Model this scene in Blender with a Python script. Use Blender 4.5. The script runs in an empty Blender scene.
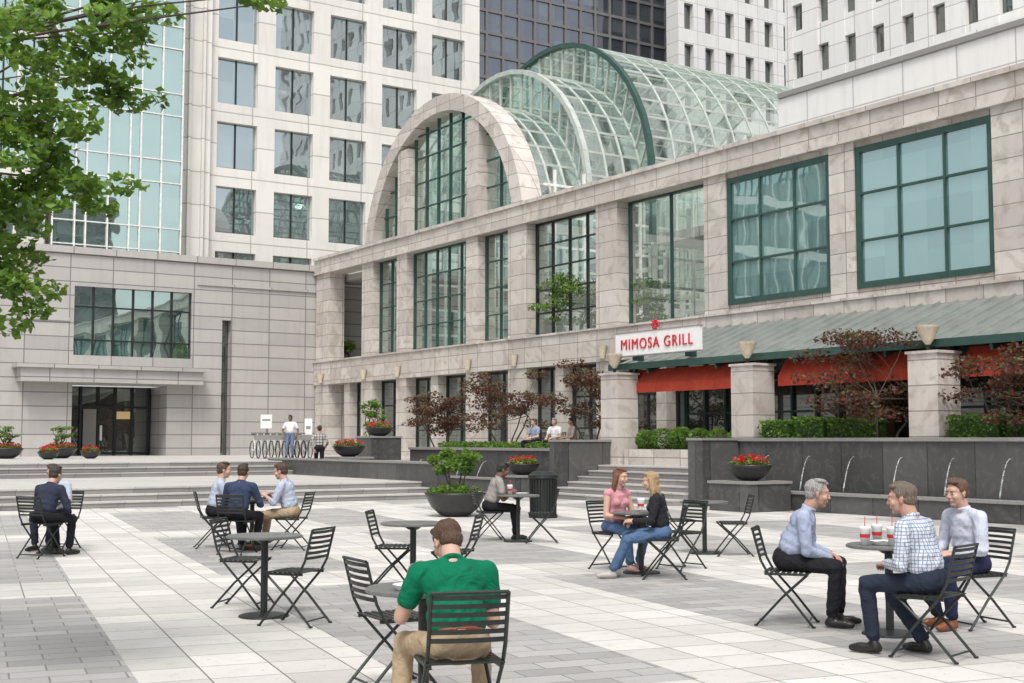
import bpy, bmesh, math, random
import numpy as np
from mathutils import Vector, Matrix
random.seed(4); np.random.seed(4)
rad=math.radians
scene=bpy.context.scene
CA,SA=math.cos(rad(33.23)),math.sin(rad(33.23))
def W(r,d,z=0.0): return Vector((CA*r+SA*d,-SA*r+CA*d,z))
def face_rot(phi): return -rad(33.23+phi)
def nm(name):
    m=bpy.data.materials.new(name); m.use_nodes=True
    nt=m.node_tree; return m,nt,nt.nodes['Principled BSDF']
def N(nt,t,**k):
    n=nt.nodes.new(t)
    for a,b in k.items(): setattr(n,a,b)
    return n
def L(nt,a,b): nt.links.new(a,b)
def mixc(nt,fac,a,b,bt='MIX'):
    n=N(nt,'ShaderNodeMix',data_type='RGBA',blend_type=bt)
    for s,v in ((n.inputs[0],fac),(n.inputs[6],a),(n.inputs[7],b)):
        if hasattr(v,'links'): L(nt,v,s)
        elif isinstance(v,(int,float)): s.default_value=v
        else: s.default_value=(*v,1)
    return n.outputs[2]
def mth(nt,op,a,b=None,c=None):
    n=N(nt,'ShaderNodeMath',operation=op)
    for i,v in enumerate((a,b,c)):
        if v is None: continue
        if hasattr(v,'links'): L(nt,v,n.inputs[i])
        else: n.inputs[i].default_value=v
    return n.outputs[0]
def noise(nt,vec,scale,detail=4,rough=.6):
    n=N(nt,'ShaderNodeTexNoise'); n.inputs['Scale'].default_value=scale; n.inputs['Detail'].default_value=detail; n.inputs['Roughness'].default_value=rough
    if vec is not None: L(nt,vec,n.inputs['Vector'])
    return n.outputs['Fac']
def ramp(nt,f,a,b):
    n=N(nt,'ShaderNodeMapRange'); L(nt,f,n.inputs[0]); n.inputs[1].default_value=a; n.inputs[2].default_value=b
    return n.outputs[0]
def bump(nt,h,bs,strength=.3,dist=.02):
    n=N(nt,'ShaderNodeBump'); n.inputs['Strength'].default_value=strength; n.inputs['Distance'].default_value=dist
    L(nt,h,n.inputs['Height']); L(nt,n.outputs[0],bs.inputs['Normal'])
def mat(name,col,rough=.6,metal=0,var=.15,scale=6,bs=.0):
    m,nt,b=nm(name); tc=N(nt,'ShaderNodeTexCoord').outputs['Object']
    f=noise(nt,tc,scale)
    f2=ramp(nt,f,.3,.7)
    L(nt,mixc(nt,f2,[c*(1-var) for c in col],[min(1,c*(1+var)) for c in col]),b.inputs['Base Color'])
    b.inputs['Roughness'].default_value=rough; b.inputs['Metallic'].default_value=metal
    if bs>0: bump(nt,noise(nt,tc,scale*4),b,bs,.02)
    return m
def stone(name,c1,c2,w,h,joint,js=.012,marble=.25,mscale=1.2,off=0.0,rough=.55,vein=(.3,.25,.25)):
    m,nt,b=nm(name); tc=N(nt,'ShaderNodeTexCoord').outputs['Object']
    sp=N(nt,'ShaderNodeSeparateXYZ'); L(nt,tc,sp.inputs[0])
    cb=N(nt,'ShaderNodeCombineXYZ'); L(nt,mth(nt,'ADD',sp.outputs[0],sp.outputs[1]),cb.inputs[0]); L(nt,sp.outputs[2],cb.inputs[1])
    br=N(nt,'ShaderNodeTexBrick',offset=off); L(nt,cb.outputs[0],br.inputs['Vector'])
    br.inputs['Color1'].default_value=(*c1,1); br.inputs['Color2'].default_value=(*c2,1); br.inputs['Mortar'].default_value=(*joint,1)
    br.inputs['Scale'].default_value=1; br.inputs['Mortar Size'].default_value=js; br.inputs['Brick Width'].default_value=w; br.inputs['Row Height'].default_value=h
    nz=ramp(nt,noise(nt,tc,mscale,8,.7),.42,.68)
    n2=N(nt,'ShaderNodeTexNoise'); n2.inputs['Scale'].default_value=mscale*.8; n2.inputs['Detail'].default_value=6; n2.inputs['Distortion'].default_value=2.5
    ad=N(nt,'ShaderNodeVectorMath',operation='ADD'); L(nt,tc,ad.inputs[0]); L(nt,br.outputs['Color'],ad.inputs[1]); L(nt,ad.outputs[0],n2.inputs['Vector'])
    v=ramp(nt,n2.outputs['Fac'],.5,.66)
    c=mixc(nt,mth(nt,'MULTIPLY',v,marble),br.outputs['Color'],vein)
    c=mixc(nt,mth(nt,'MULTIPLY',nz,marble*.5),c,[x*.6 for x in c1])
    gr=noise(nt,tc,60,2); c=mixc(nt,.12,c,gr,'OVERLAY')
    mp=N(nt,'ShaderNodeMapping'); mp.inputs['Scale'].default_value=(3,3,.25); L(nt,tc,mp.inputs['Vector'])
    c=mixc(nt,mth(nt,'MULTIPLY',ramp(nt,noise(nt,mp.outputs[0],1.0,5),.5,.75),.2),c,[x*.45 for x in c2])
    L(nt,c,b.inputs['Base Color']); b.inputs['Roughness'].default_value=rough
    bump(nt,mth(nt,'SUBTRACT',1.0,br.outputs['Fac']),b,.4,.01)
    return m
def glass_refl(name,dark,tint,fac,wob=.004,pane=(1.5,1.5),bright=None):
    m,nt,b=nm(name); out=nt.nodes['Material Output']; tc=N(nt,'ShaderNodeTexCoord').outputs['Object']
    sp=N(nt,'ShaderNodeSeparateXYZ'); L(nt,tc,sp.inputs[0])
    cb=N(nt,'ShaderNodeCombineXYZ'); L(nt,mth(nt,'ADD',sp.outputs[0],sp.outputs[1]),cb.inputs[0]); L(nt,sp.outputs[2],cb.inputs[1])
    br=N(nt,'ShaderNodeTexBrick',offset=0.0); L(nt,cb.outputs[0],br.inputs['Vector'])
    br.inputs['Scale'].default_value=1; br.inputs['Mortar Size'].default_value=0; br.inputs['Brick Width'].default_value=pane[0]; br.inputs['Row Height'].default_value=pane[1]
    bb=bright or [min(1,c*2.2) for c in dark]
    br.inputs['Color1'].default_value=(*dark,1); br.inputs['Color2'].default_value=(*bb,1)
    L(nt,br.outputs['Color'],b.inputs['Base Color']); b.inputs['Roughness'].default_value=.25
    g=N(nt,'ShaderNodeBsdfGlossy'); g.inputs['Color'].default_value=(*tint,1); g.inputs['Roughness'].default_value=.012
    ad=N(nt,'ShaderNodeVectorMath',operation='ADD'); L(nt,tc,ad.inputs[0]); L(nt,br.outputs['Color'],ad.inputs[1])
    bp=N(nt,'ShaderNodeBump'); bp.inputs['Strength'].default_value=1; bp.inputs['Distance'].default_value=wob
    L(nt,noise(nt,ad.outputs[0],.7,1),bp.inputs['Height']); L(nt,bp.outputs[0],g.inputs['Normal'])
    mx=N(nt,'ShaderNodeMixShader'); mx.inputs[0].default_value=fac
    L(nt,b.outputs[0],mx.inputs[1]); L(nt,g.outputs[0],mx.inputs[2]); L(nt,mx.outputs[0],out.inputs['Surface'])
    return m
def glass_clear(name,tint,fac,gcol=(.85,.95,.92)):
    m,nt,b=nm(name); out=nt.nodes['Material Output']; tc=N(nt,'ShaderNodeTexCoord').outputs['Object']
    t=N(nt,'ShaderNodeBsdfTransparent'); t.inputs[0].default_value=(*tint,1)
    g=N(nt,'ShaderNodeBsdfGlossy'); g.inputs['Color'].default_value=(*gcol,1); g.inputs['Roughness'].default_value=.02
    df=N(nt,'ShaderNodeBsdfDiffuse'); df.inputs[0].default_value=(.5,.56,.52,1)
    m0=N(nt,'ShaderNodeMixShader'); L(nt,mth(nt,'MULTIPLY',ramp(nt,noise(nt,tc,.9,4),.3,.8),.16),m0.inputs[0]); L(nt,t.outputs[0],m0.inputs[1]); L(nt,df.outputs[0],m0.inputs[2])
    mx=N(nt,'ShaderNodeMixShader'); mx.inputs[0].default_value=fac
    L(nt,m0.outputs[0],mx.inputs[1]); L(nt,g.outputs[0],mx.inputs[2]); L(nt,mx.outputs[0],out.inputs['Surface'])
    return m
def leafmat(name,col):
    m,nt,b=nm(name); out=nt.nodes['Material Output']; tc=N(nt,'ShaderNodeTexCoord').outputs['Object']
    c=mixc(nt,ramp(nt,noise(nt,tc,9),.3,.7),[x*.65 for x in col],[x*1.35 for x in col]); L(nt,c,b.inputs['Base Color']); b.inputs['Roughness'].default_value=.45
    t=N(nt,'ShaderNodeBsdfTranslucent'); L(nt,mixc(nt,.5,c,(.34,.48,.05)) if col[1]>col[0] else c,t.inputs[0])
    mx=N(nt,'ShaderNodeMixShader'); mx.inputs[0].default_value=.45
    L(nt,b.outputs[0],mx.inputs[1]); L(nt,t.outputs[0],mx.inputs[2]); L(nt,mx.outputs[0],out.inputs['Surface'])
    return m
def fabric(name,col,check=None):
    m,nt,b=nm(name); T=N(nt,'ShaderNodeTexCoord'); tc=T.outputs['Object']
    f=ramp(nt,noise(nt,tc,7,5),.3,.7)
    c=mixc(nt,f,[x*.84 for x in col],[min(1,x*1.1) for x in col])
    if check:
        sp=N(nt,'ShaderNodeSeparateXYZ'); L(nt,tc,sp.inputs[0]); sn=N(nt,'ShaderNodeSeparateXYZ'); L(nt,T.outputs['Normal'],sn.inputs[0])
        s_=check[1]; ln=lambda o:mth(nt,'LESS_THAN',mth(nt,'PINGPONG',o,s_/2),s_*.11)
        ax=mth(nt,'ABSOLUTE',sn.outputs[0]); ay=mth(nt,'ABSOLUTE',sn.outputs[1]); side=mth(nt,'GREATER_THAN',ax,ay)
        u=mth(nt,'ADD',mth(nt,'MULTIPLY',side,ln(sp.outputs[1])),mth(nt,'MULTIPLY',mth(nt,'SUBTRACT',1.0,side),ln(sp.outputs[0])))
        c=mixc(nt,mth(nt,'MULTIPLY',mth(nt,'MAXIMUM',u,ln(sp.outputs[2])),.85),c,check[0])
    c=mixc(nt,.1,c,noise(nt,tc,240,1),'OVERLAY')
    L(nt,c,b.inputs['Base Color']); b.inputs['Roughness'].default_value=.9; b.inputs['Specular IOR Level'].default_value=.25
    w=N(nt,'ShaderNodeTexNoise'); w.inputs['Scale'].default_value=6; w.inputs['Detail'].default_value=2; w.inputs['Distortion'].default_value=1.6; L(nt,tc,w.inputs['Vector'])
    rid=mth(nt,'ABSOLUTE',mth(nt,'SUBTRACT',w.outputs['Fac'],.5))
    bump(nt,rid,b,.5,.06)
    return m
def paving():
    m,nt,b=nm('plaza_pavers'); tc=N(nt,'ShaderNodeTexCoord').outputs['Object']
    sp=N(nt,'ShaderNodeSeparateXYZ'); L(nt,tc,sp.inputs[0])
    def bricks(c1,c2,w,h,off):
        br=N(nt,'ShaderNodeTexBrick',offset=off); L(nt,tc,br.inputs['Vector'])
        br.inputs['Color1'].default_value=(*c1,1); br.inputs['Color2'].default_value=(*c2,1); br.inputs['Mortar'].default_value=(.17,.16,.15,1)
        br.inputs['Scale'].default_value=1; br.inputs['Mortar Size'].default_value=.007; br.inputs['Brick Width'].default_value=w; br.inputs['Row Height'].default_value=h
        return br
    A=bricks((.70,.67,.63),(.52,.50,.47),.5,.5,.0)
    B=bricks((.44,.425,.41),(.30,.29,.28),.5,.25,.5)
    x=mth(nt,'PINGPONG',mth(nt,'SUBTRACT',sp.outputs[0],1.89),1.75)
    s1=mth(nt,'LESS_THAN',x,.85)
    y=mth(nt,'PINGPONG',mth(nt,'ADD',sp.outputs[1],1.0),4.0)
    s2=mth(nt,'LESS_THAN',y,.75)
    s=mth(nt,'MAXIMUM',s1,s2)
    c=mixc(nt,s,B.outputs['Color'],A.outputs['Color'])
    st=ramp(nt,noise(nt,tc,.5,6,.65),.35,.7)
    c=mixc(nt,mth(nt,'MULTIPLY',st,.25),c,(.3,.28,.26))
    st2=ramp(nt,noise(nt,tc,5,5,.7),.52,.75)
    c=mixc(nt,mth(nt,'MULTIPLY',st2,.28),c,(.24,.22,.21))
    sp_=ramp(nt,noise(nt,tc,17,2,.5),.68,.72)
    c=mixc(nt,mth(nt,'MULTIPLY',sp_,.4),c,(.12,.11,.1))
    c=mixc(nt,.2,c,noise(nt,tc,90,2),'OVERLAY')
    L(nt,c,b.inputs['Base Color']); b.inputs['Roughness'].default_value=.6
    bump(nt,mth(nt,'SUBTRACT',1.0,A.outputs['Fac']),b,.3,.006)
    return m
M_={}
M_['pave']=paving()
M_['asphalt']=mat('asphalt',(.05,.05,.052),.9,var=.2,scale=3)
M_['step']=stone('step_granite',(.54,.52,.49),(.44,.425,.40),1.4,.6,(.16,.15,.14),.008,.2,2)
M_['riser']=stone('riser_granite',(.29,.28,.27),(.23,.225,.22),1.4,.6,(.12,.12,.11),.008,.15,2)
M_['terr']=stone('terrace_stone',(.54,.52,.49),(.45,.43,.41),.6,.6,(.18,.17,.16),.008,.15,2)
M_['marble']=stone('marble_granite',(.66,.61,.56),(.50,.455,.42),1.12,.56,(.22,.20,.18),.014,.6,1.3,vein=(.35,.29,.25))
M_['podium']=stone('podium_granite',(.47,.45,.43),(.40,.385,.37),1.9,.62,(.18,.17,.165),.024,.14,.5)
M_['white']=stone('precast_white',(.76,.735,.69),(.70,.675,.635),3.1,1.65,(.40,.385,.36),.03,.08,.3)
M_['white2']=stone('white_panels',(.79,.775,.75),(.75,.735,.715),2.4,1.2,(.48,.465,.45),.03,.03,.3)
M_['dgran']=stone('dark_granite',(.10,.098,.096),(.058,.058,.058),1.2,1.7,(.02,.02,.02),.012,.35,3,rough=.32,vein=(.17,.165,.16))
M_['cap']=mat('granite_cap',(.26,.25,.24),.5,scale=20)
M_['gleft']=glass_refl('teal_mirror_glass',(.03,.06,.055),(.62,.78,.74),.60,.010,(1.3,1.1),bright=(.10,.16,.15))
M_['gwin']=glass_refl('tower_window_glass',(.04,.052,.056),(.60,.70,.72),.52,.006,(1.05,3.3),bright=(.20,.23,.23))
M_['gteal']=glass_refl('teal_blind_glass',(.12,.225,.225),(.6,.76,.75),.36,.005,(1.4,1.3),bright=(.20,.33,.325))
M_['gdark']=glass_refl('dark_glass',(.02,.022,.02),(.5,.56,.53),.28,.004,(1,3),bright=(.06,.055,.045))
M_['gtower']=glass_refl('dark_tower_glass',(.02,.024,.03),(.40,.44,.50),.33,.012,(1.6,1.9),bright=(.10,.11,.12))
M_['gclear']=glass_clear('atrium_glass',(.84,.91,.87),.22)
M_['gvault']=glass_clear('vault_glass',(.80,.88,.83),.28)
M_['green']=mat('green_metal',(.035,.085,.072),.4,.2,scale=3)
M_['rib']=mat('pale_green_frame',(.48,.52,.48),.45,.1,scale=3)
M_['black']=mat('black_frame',(.022,.026,.025),.45,.3)
M_['whitefr']=mat('white_steel',(.78,.77,.74),.5)
M_['roofm']=mat('zinc_roof',(.27,.29,.27),.42,.4,scale=2)
M_['seam']=mat('zinc_seam',(.36,.38,.36),.42,.4,scale=2)
M_['awn']=fabric('red_awning',(.40,.055,.03))
M_['chair']=mat('chair_metal',(.028,.033,.03),.42,.35,scale=20)
M_['ttop']=mat('table_top',(.16,.165,.16),.35,.2,scale=10)
M_['bark']=mat('bark',(.09,.07,.055),.9,var=.4,scale=25,bs=.6)
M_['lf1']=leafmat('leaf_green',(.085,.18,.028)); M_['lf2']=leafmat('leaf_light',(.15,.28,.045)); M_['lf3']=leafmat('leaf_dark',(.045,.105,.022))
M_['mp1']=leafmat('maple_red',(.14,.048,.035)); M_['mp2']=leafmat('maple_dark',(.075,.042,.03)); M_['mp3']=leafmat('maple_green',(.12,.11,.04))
M_['fl']=leafmat('flower_red',(.65,.03,.04)); M_['flp']=leafmat('flower_pink',(.7,.2,.25))
M_['bowl']=mat('bowl_dark',(.03,.03,.032),.4,scale=12)
M_['soil']=mat('soil',(.05,.035,.025),.95)
M_['cream']=mat('lamp_cream',(.62,.54,.42),.5)
M_['wpaint']=mat('white_paint',(.78,.78,.77),.5,var=.04)
M_['red']=mat('red_paint',(.55,.02,.03),.45,var=.05)
M_['brown']=mat('wood_brown',(.22,.12,.07),.6)
m,nt,b=nm('fountain_water'); b.inputs['Base Color'].default_value=(.05,.07,.07,1); b.inputs['Roughness'].default_value=.05; bump(nt,noise(nt,N(nt,'ShaderNodeTexCoord').outputs['Object'],8,3),b,.5,.03); M_['water']=m
m,nt,b=nm('water_jet'); b.inputs['Base Color'].default_value=(.75,.8,.82,1); b.inputs['Roughness'].default_value=.15; L(nt,ramp(nt,noise(nt,N(nt,'ShaderNodeTexCoord').outputs['Object'],14),.3,1.0),b.inputs['Alpha']); M_['jet']=m
def link(o): scene.collection.objects.link(o); return o
def group(name,loc=(0,0,0),rz=0):
    e=bpy.data.objects.new(name,None); e.empty_display_size=.2; e.location=loc; e.rotation_euler=(0,0,rz); return link(e)
class MB:
    def __init__(s): s.v=[];s.f=[];s.m=[];s.mats=[]
    def mi(s,k):
        if k not in s.mats: s.mats.append(k)
        return s.mats.index(k)
    def add(s,vs,fs,k):
        o=len(s.v); s.v+= [tuple(p) for p in vs]; i=s.mi(k)
        for f in fs: s.f.append(tuple(o+a for a in f)); s.m.append(i)
    def box(s,x0,x1,y0,y1,z0,z1,k):
        s.add([(x0,y0,z0),(x1,y0,z0),(x1,y1,z0),(x0,y1,z0),(x0,y0,z1),(x1,y0,z1),(x1,y1,z1),(x0,y1,z1)],
              [(0,3,2,1),(4,5,6,7),(0,1,5,4),(1,2,6,5),(2,3,7,6),(3,0,4,7)],k)
    def quad(s,a,b,c,d,k): s.add([a,b,c,d],[(0,1,2,3)],k)
    def tube(s,p0,p1,r,k,n=6,r1=None,caps=True):
        p0=Vector(p0);p1=Vector(p1); r1=r if r1 is None else r1
        d=(p1-p0).normalized(); a=d.orthogonal().normalized(); b_=d.cross(a)
        vs=[]
        for p,rr in ((p0,r),(p1,r1)):
            for i in range(n):
                t=2*math.pi*i/n; vs.append(p+(a*math.cos(t)+b_*math.sin(t))*rr)
        fs=[(i,(i+1)%n,n+(i+1)%n,n+i) for i in range(n)]
        if caps: fs+=[tuple(range(n-1,-1,-1)),tuple(range(n,2*n))]
        s.add(vs,fs,k)
    def path(s,pts,r,k,n=6):
        for a,b_ in zip(pts,pts[1:]): s.tube(a,b_,r,k,n)
    def bar(s,p0,p1,w,h,k,up=(0,0,1)):
        p0=Vector(p0);p1=Vector(p1); d=(p1-p0).normalized(); u=Vector(up); a=d.cross(u).normalized(); u=a.cross(d).normalized()
        vs=[p+a*x*w/2+u*y*h/2 for p in (p0,p1) for x,y in ((-1,-1),(1,-1),(1,1),(-1,1))]
        s.add(vs,[(0,3,2,1),(4,5,6,7),(0,1,5,4),(1,2,6,5),(2,3,7,6),(3,0,4,7)],k)
    def lathe(s,prof,k,n=24,c=(0,0,0)):
        vs=[];fs=[]
        for r,z in prof:
            for i in range(n):
                t=2*math.pi*i/n; vs.append((c[0]+r*math.cos(t),c[1]+r*math.sin(t),c[2]+z))
        for j in range(len(prof)-1):
            for i in range(n): fs.append((j*n+i,j*n+(i+1)%n,(j+1)*n+(i+1)%n,(j+1)*n+i))
        s.add(vs,fs,k)
    def mesh(s,name,smooth=False):
        me=bpy.data.meshes.new(name); me.from_pydata(s.v,[],s.f); me.update()
        for k in s.mats: me.materials.append(M_[k] if isinstance(k,str) else k)
        me.polygons.foreach_set('material_index',s.m)
        if smooth: me.polygons.foreach_set('use_smooth',[True]*len(s.f))
        return me
    def obj(s,name,parent=None,loc=(0,0,0),rz=0,smooth=False):
        o=bpy.data.objects.new(name,s.mesh(name,smooth)); o.location=loc; o.rotation_euler=(0,0,rz); link(o)
        if parent: o.parent=parent
        return o
def rp(px,d): return (px-512)/1300*d
def at(px,X):
    k=(px-512)/1300; d=X/(CA*k+SA); return d*(CA-SA*k)
# ---------------------------------------------------------------- ground
g=MB(); g.quad((-400,-400,-.01),(400,-400,-.01),(400,400,-.01),(-400,400,-.01),'asphalt'); g.obj('ground')
g=MB(); g.quad((-45,-30,0),(30,-30,0),(45,50,0),(-45,50,0),'pave'); g.obj('plaza_paving',rz=-rad(10.9))
g=MB()
YS=31.2
for i in range(3):
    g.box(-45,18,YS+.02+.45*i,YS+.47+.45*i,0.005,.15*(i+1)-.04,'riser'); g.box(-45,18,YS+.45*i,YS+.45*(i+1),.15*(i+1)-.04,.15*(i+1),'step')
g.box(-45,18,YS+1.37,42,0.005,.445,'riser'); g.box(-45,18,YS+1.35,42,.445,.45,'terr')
g.obj('lower_steps')
g=MB()
for i in range(3):
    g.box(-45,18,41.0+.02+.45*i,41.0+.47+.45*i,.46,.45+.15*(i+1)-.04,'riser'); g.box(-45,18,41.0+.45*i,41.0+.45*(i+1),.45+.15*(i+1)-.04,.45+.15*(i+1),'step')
g.box(-45,60,43.2,66,.005,.9,'terr'); g.box(-45,18.0,42.37,43.2,.46,.899,'terr')
g.box(18.4,60,41.0,43.2,.005,.9,'terr'); g.box(23.0,60,0,41.0,.005,.9,'terr')
g.obj('upper_terrace')
g=MB()
for i in range(6):
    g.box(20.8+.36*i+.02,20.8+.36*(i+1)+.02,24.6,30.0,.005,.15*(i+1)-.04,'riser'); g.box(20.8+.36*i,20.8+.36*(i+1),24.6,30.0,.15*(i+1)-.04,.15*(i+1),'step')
g.obj('terrace_steps')
def fountain(y0,y1,top,jets):
    e=group('fountain_wall')
    g=MB(); g.box(22.5,23.0,y0,y1,0.005,top,'dgran'); g.box(22.44,23.08,y0-.03,y1+.03,top,top+.08,'cap')
    g.box(21.7,22.0,y0,y1,.005,.38,'dgran'); g.box(21.66,22.05,y0-.03,y1+.03,.38,.44,'cap'); g.box(22.0,22.5,y0,y1,.005,.32,'water')
    g.obj('wall',e)
    j=MB()
    for y in jets:
        s_=random.uniform(.32,.45); pts=[(22.5-s_*t,y+.02*t,top-.35+.12*t-.9*t*t*(top/1.6)) for t in [i/8 for i in range(9)]]
        for k,(a,b_) in enumerate(zip(pts,pts[1:])): j.tube(a,b_,.007+.0015*k,'jet',5,.0085+.0015*k)
        j.lathe([(.03,0),(.05,.05),(.02,.08)],'jet',8,(22.5-s_,y,.31))
    j.obj('water_jets',e,smooth=True)
fountain(2,24.0,1.58,[23-1.35*i for i in range(15)])
fountain(30.6,41.0,1.28,[31.6+1.4*i for i in range(7)])
def block(x0,x1,y0,y1,z0,z1,name='granite_block'):
    g=MB(); g.box(x0,x1,y0,y1,z0,z1-.06,'dgran'); g.box(x0-.03,x1+.03,y0-.03,y1+.03,z1-.06,z1,'cap'); g.obj(name)
block(21.3,23.06,24.05,24.58,.005,1.66); block(21.3,23.06,30.02,30.56,.005,1.62)
block(18.0,18.4,YS,43.15,.005,1.0)
block(20.3,21.6,21.4,22.7,.005,.68); block(20.5,21.6,31.0,32.1,.005,.6); block(19.0,20.2,39.4,40.6,.005,1.05); block(21.0,22.2,41.1,42.2,.9,1.75)
# ---------------------------------------------------------------- right building
rb=group('atrium_restaurant_building')
X0=27.0
s=MB()
cols=[(57.4,58.9),(52.8,53.9),(49.6,50.5),(43.7,44.6),(40.2,41.5),(34.7,35.9),(29.3,30.3),(24.2,25.1),(18.3,19.8),(12.8,13.9),(7,8)]
for a,b_ in cols:
    s.box(X0,X0+.8,a,b_,5.47,9.74,'marble')
    s.box(X0,X0+.8,a,b_,.9,4.3,'marble'); s.box(X0-.06,X0+.86,a-.05,b_+.05,.9,1.25,'marble')
for a,b_ in [(55.3,55.9),(47.0,47.6),(38.0,38.5),(32.3,32.8)]:
    s.box(X0+.1,X0+.7,a,b_,.9,4.3,'marble')
s.box(X0-.1,X0+.9,7,58.98,9.8,10.45,'marble'); s.box(X0-.18,X0+1.0,6.95,58.99,10.45,10.58,'marble'); s.box(X0-.06,X0+.86,7,58.98,4.3,5.4,'marble'); s.box(X0-.12,X0+.92,7,58.99,5.4,5.47,'marble')
s.box(X0-.13,X0+.93,7,58.99,9.74,9.8,'marble')
for a,b_ in [(8,12.8),(13.9,18.3),(19.8,24.2),(25.1,29.3)]:
    s.box(X0+.12,X0+.7,a,b_,5.47,5.7,'marble'); s.box(X0+.12,X0+.7,a,b_,9.58,9.74,'marble')
s.box(X0+.95,40,7.1,29.3,9.4,9.78,'podium'); s.box(33,40,29.3,40,9.4,9.78,'podium'); s.box(X0+.95,60,53.9,58.9,9.4,9.68,'podium')
s.box(X0+.95,36,7.1,29.3,5.0,5.2,'podium'); s.box(X0+.95,47,29.3,53.9,4.4,5.0,'terr')
s.box(32.6,33,29.3,36,5,9.4,'white2')
s.box(46.8,47.2,40.4,53.6,5,12,'white2')
s.obj('stone_walls',rb)
CY,CZ,RO,RI=47.0,9.45,6.65,5.95
s=MB(); nseg=36; a0=math.asin((10.58-CZ)/RO)
for i in range(nseg):
    t0=a0+(math.pi-2*a0)*i/nseg; t1=a0+(math.pi-2*a0)*(i+1)/nseg
    P=lambda R,t,x:(x,CY+R*math.cos(t),CZ+R*math.sin(t))
    vs=[P(RI,t0,X0-.05),P(RO,t0,X0-.05),P(RO,t1,X0-.05),P(RI,t1,X0-.05),P(RI,t0,X0+.9),P(RO,t0,X0+.9),P(RO,t1,X0+.9),P(RI,t1,X0+.9)]
    s.add(vs,[(0,1,2,3),(7,6,5,4),(0,4,5,1),(1,5,6,2),(2,6,7,3),(3,7,4,0)],'marble')
for a,b_ in [(49.6,50.5),(43.7,44.6)]:
    far=max(abs(a-CY),abs(b_-CY)); s.box(X0+.02,X0+.8,a,b_,10.58,CZ+math.sqrt(RI**2-far**2)+.12,'marble')
s.obj('stone_arch',rb)
gl=MB(); fr=MB()
n=40; vs=[(X0+.45,CY+RI*math.cos(math.pi*i/n),max(10.5,CZ+RI*math.sin(math.pi*i/n))) for i in range(n+1)]
gl.add(vs,[tuple(range(n+1))],'gclear')
ys=[41.6+ (i*1.05) for i in range(2)]+[44.6,45.6,46.6,47.6,48.6,49.6]+[51.4,52.3]
for y in ys:
    if abs(y-CY)<RI-.1: fr.box(X0+.38,X0+.52,y-.03,y+.03,10.58,CZ+math.sqrt(RI**2-(y-CY)**2),'green')
for z in [11.7,12.8,13.9,14.9]:
    h=math.sqrt(max(.1,RI**2-(z-CZ)**2)); fr.box(X0+.4,X0+.5,CY-h,CY+h,z-.025,z+.025,'green')
def grid(yA,yB,zA,zB,x,ny,nz,k,w=.07,gk=None,d=.12,edge=.1):
    gl.quad((x+d/2,yA,zA),(x+d/2,yB,zA),(x+d/2,yB,zB),(x+d/2,yA,zB),gk)
    for i in range(ny+1):
        yy=yA+(yB-yA)*i/ny
        a,b_=yy-w/2,yy+w/2
        if i==0: a,b_=yA,yA+edge
        if i==ny: a,b_=yB-edge,yB
        fr.box(x,x+d,a,b_,zA,zB,k)
    for j in range(nz+1):
        zz=zA+(zB-zA)*j/nz
        a=zA if j==0 else (zB-edge if j==nz else zz-w/2); b_=zA+edge if j==0 else (zB if j==nz else zz+w/2)
        fr.box(x+.005,x+d-.005,yA+.01,yB-.01,a+.002,b_-.002,k)
for a,b_,ny in [(50.5,52.8,2),(44.6,49.6,5),(41.5,43.7,2)]: grid(a,b_,5.47,9.74,X0+.35,ny,4,'green',.05,'gclear',.12,.08)
grid(35.9,40.2,5.47,9.74,X0+.4,4,5,'black',.05,'gclear',.12,.08); grid(30.3,34.7,5.47,9.4,X0+4.2,6,7,'black',.05,'gclear',.12,.08)
grid(30.3,34.7,5.47,9.74,X0+.5,2,1,'green',.05,'gclear',.12,.08)
for a,b_ in [(8,12.8),(13.9,18.3),(19.8,24.2),(25.1,29.3)]:
    grid(a,b_,5.7,9.58,X0+.05,3,3,'green',.06,'gteal',.14,.17)
gc=sorted([c for c in cols]+[(55.3,55.9),(47.0,47.6),(38.0,38.5),(32.3,32.8)])
for (a,b_),(c,d) in zip(gc,gc[1:]):
    if a<57 and c<57.3: grid(b_,c,.92,4.28,X0+.5,max(2,round((c-b_)/1.1)),3,'black',.06,'gdark' if b_<33 else 'gclear',.1)
for yy in [41.2,44.1,50,52.9]:
    for xx in [30,34,38,42]: fr.tube((xx,yy,.9),(xx,yy,11),.14,'whitefr',8)
for xx in [32,36,40,44]:
    for zz in [7.6,9.9]: fr.box(xx-.08,xx+.08,40.8,53.4,zz-.1,zz+.1,'whitefr')
for yy in [40.5,53.6]:
    for zz in np.arange(5.4,11.5,1.2): fr.box(X0+1,46.8,yy-.04,yy+.04,zz-.05,zz+.05,'whitefr')
    for xx in np.arange(28.5,46.8,1.4): fr.box(xx-.05,xx+.05,yy-.05,yy+.05,5,12,'whitefr')
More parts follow.
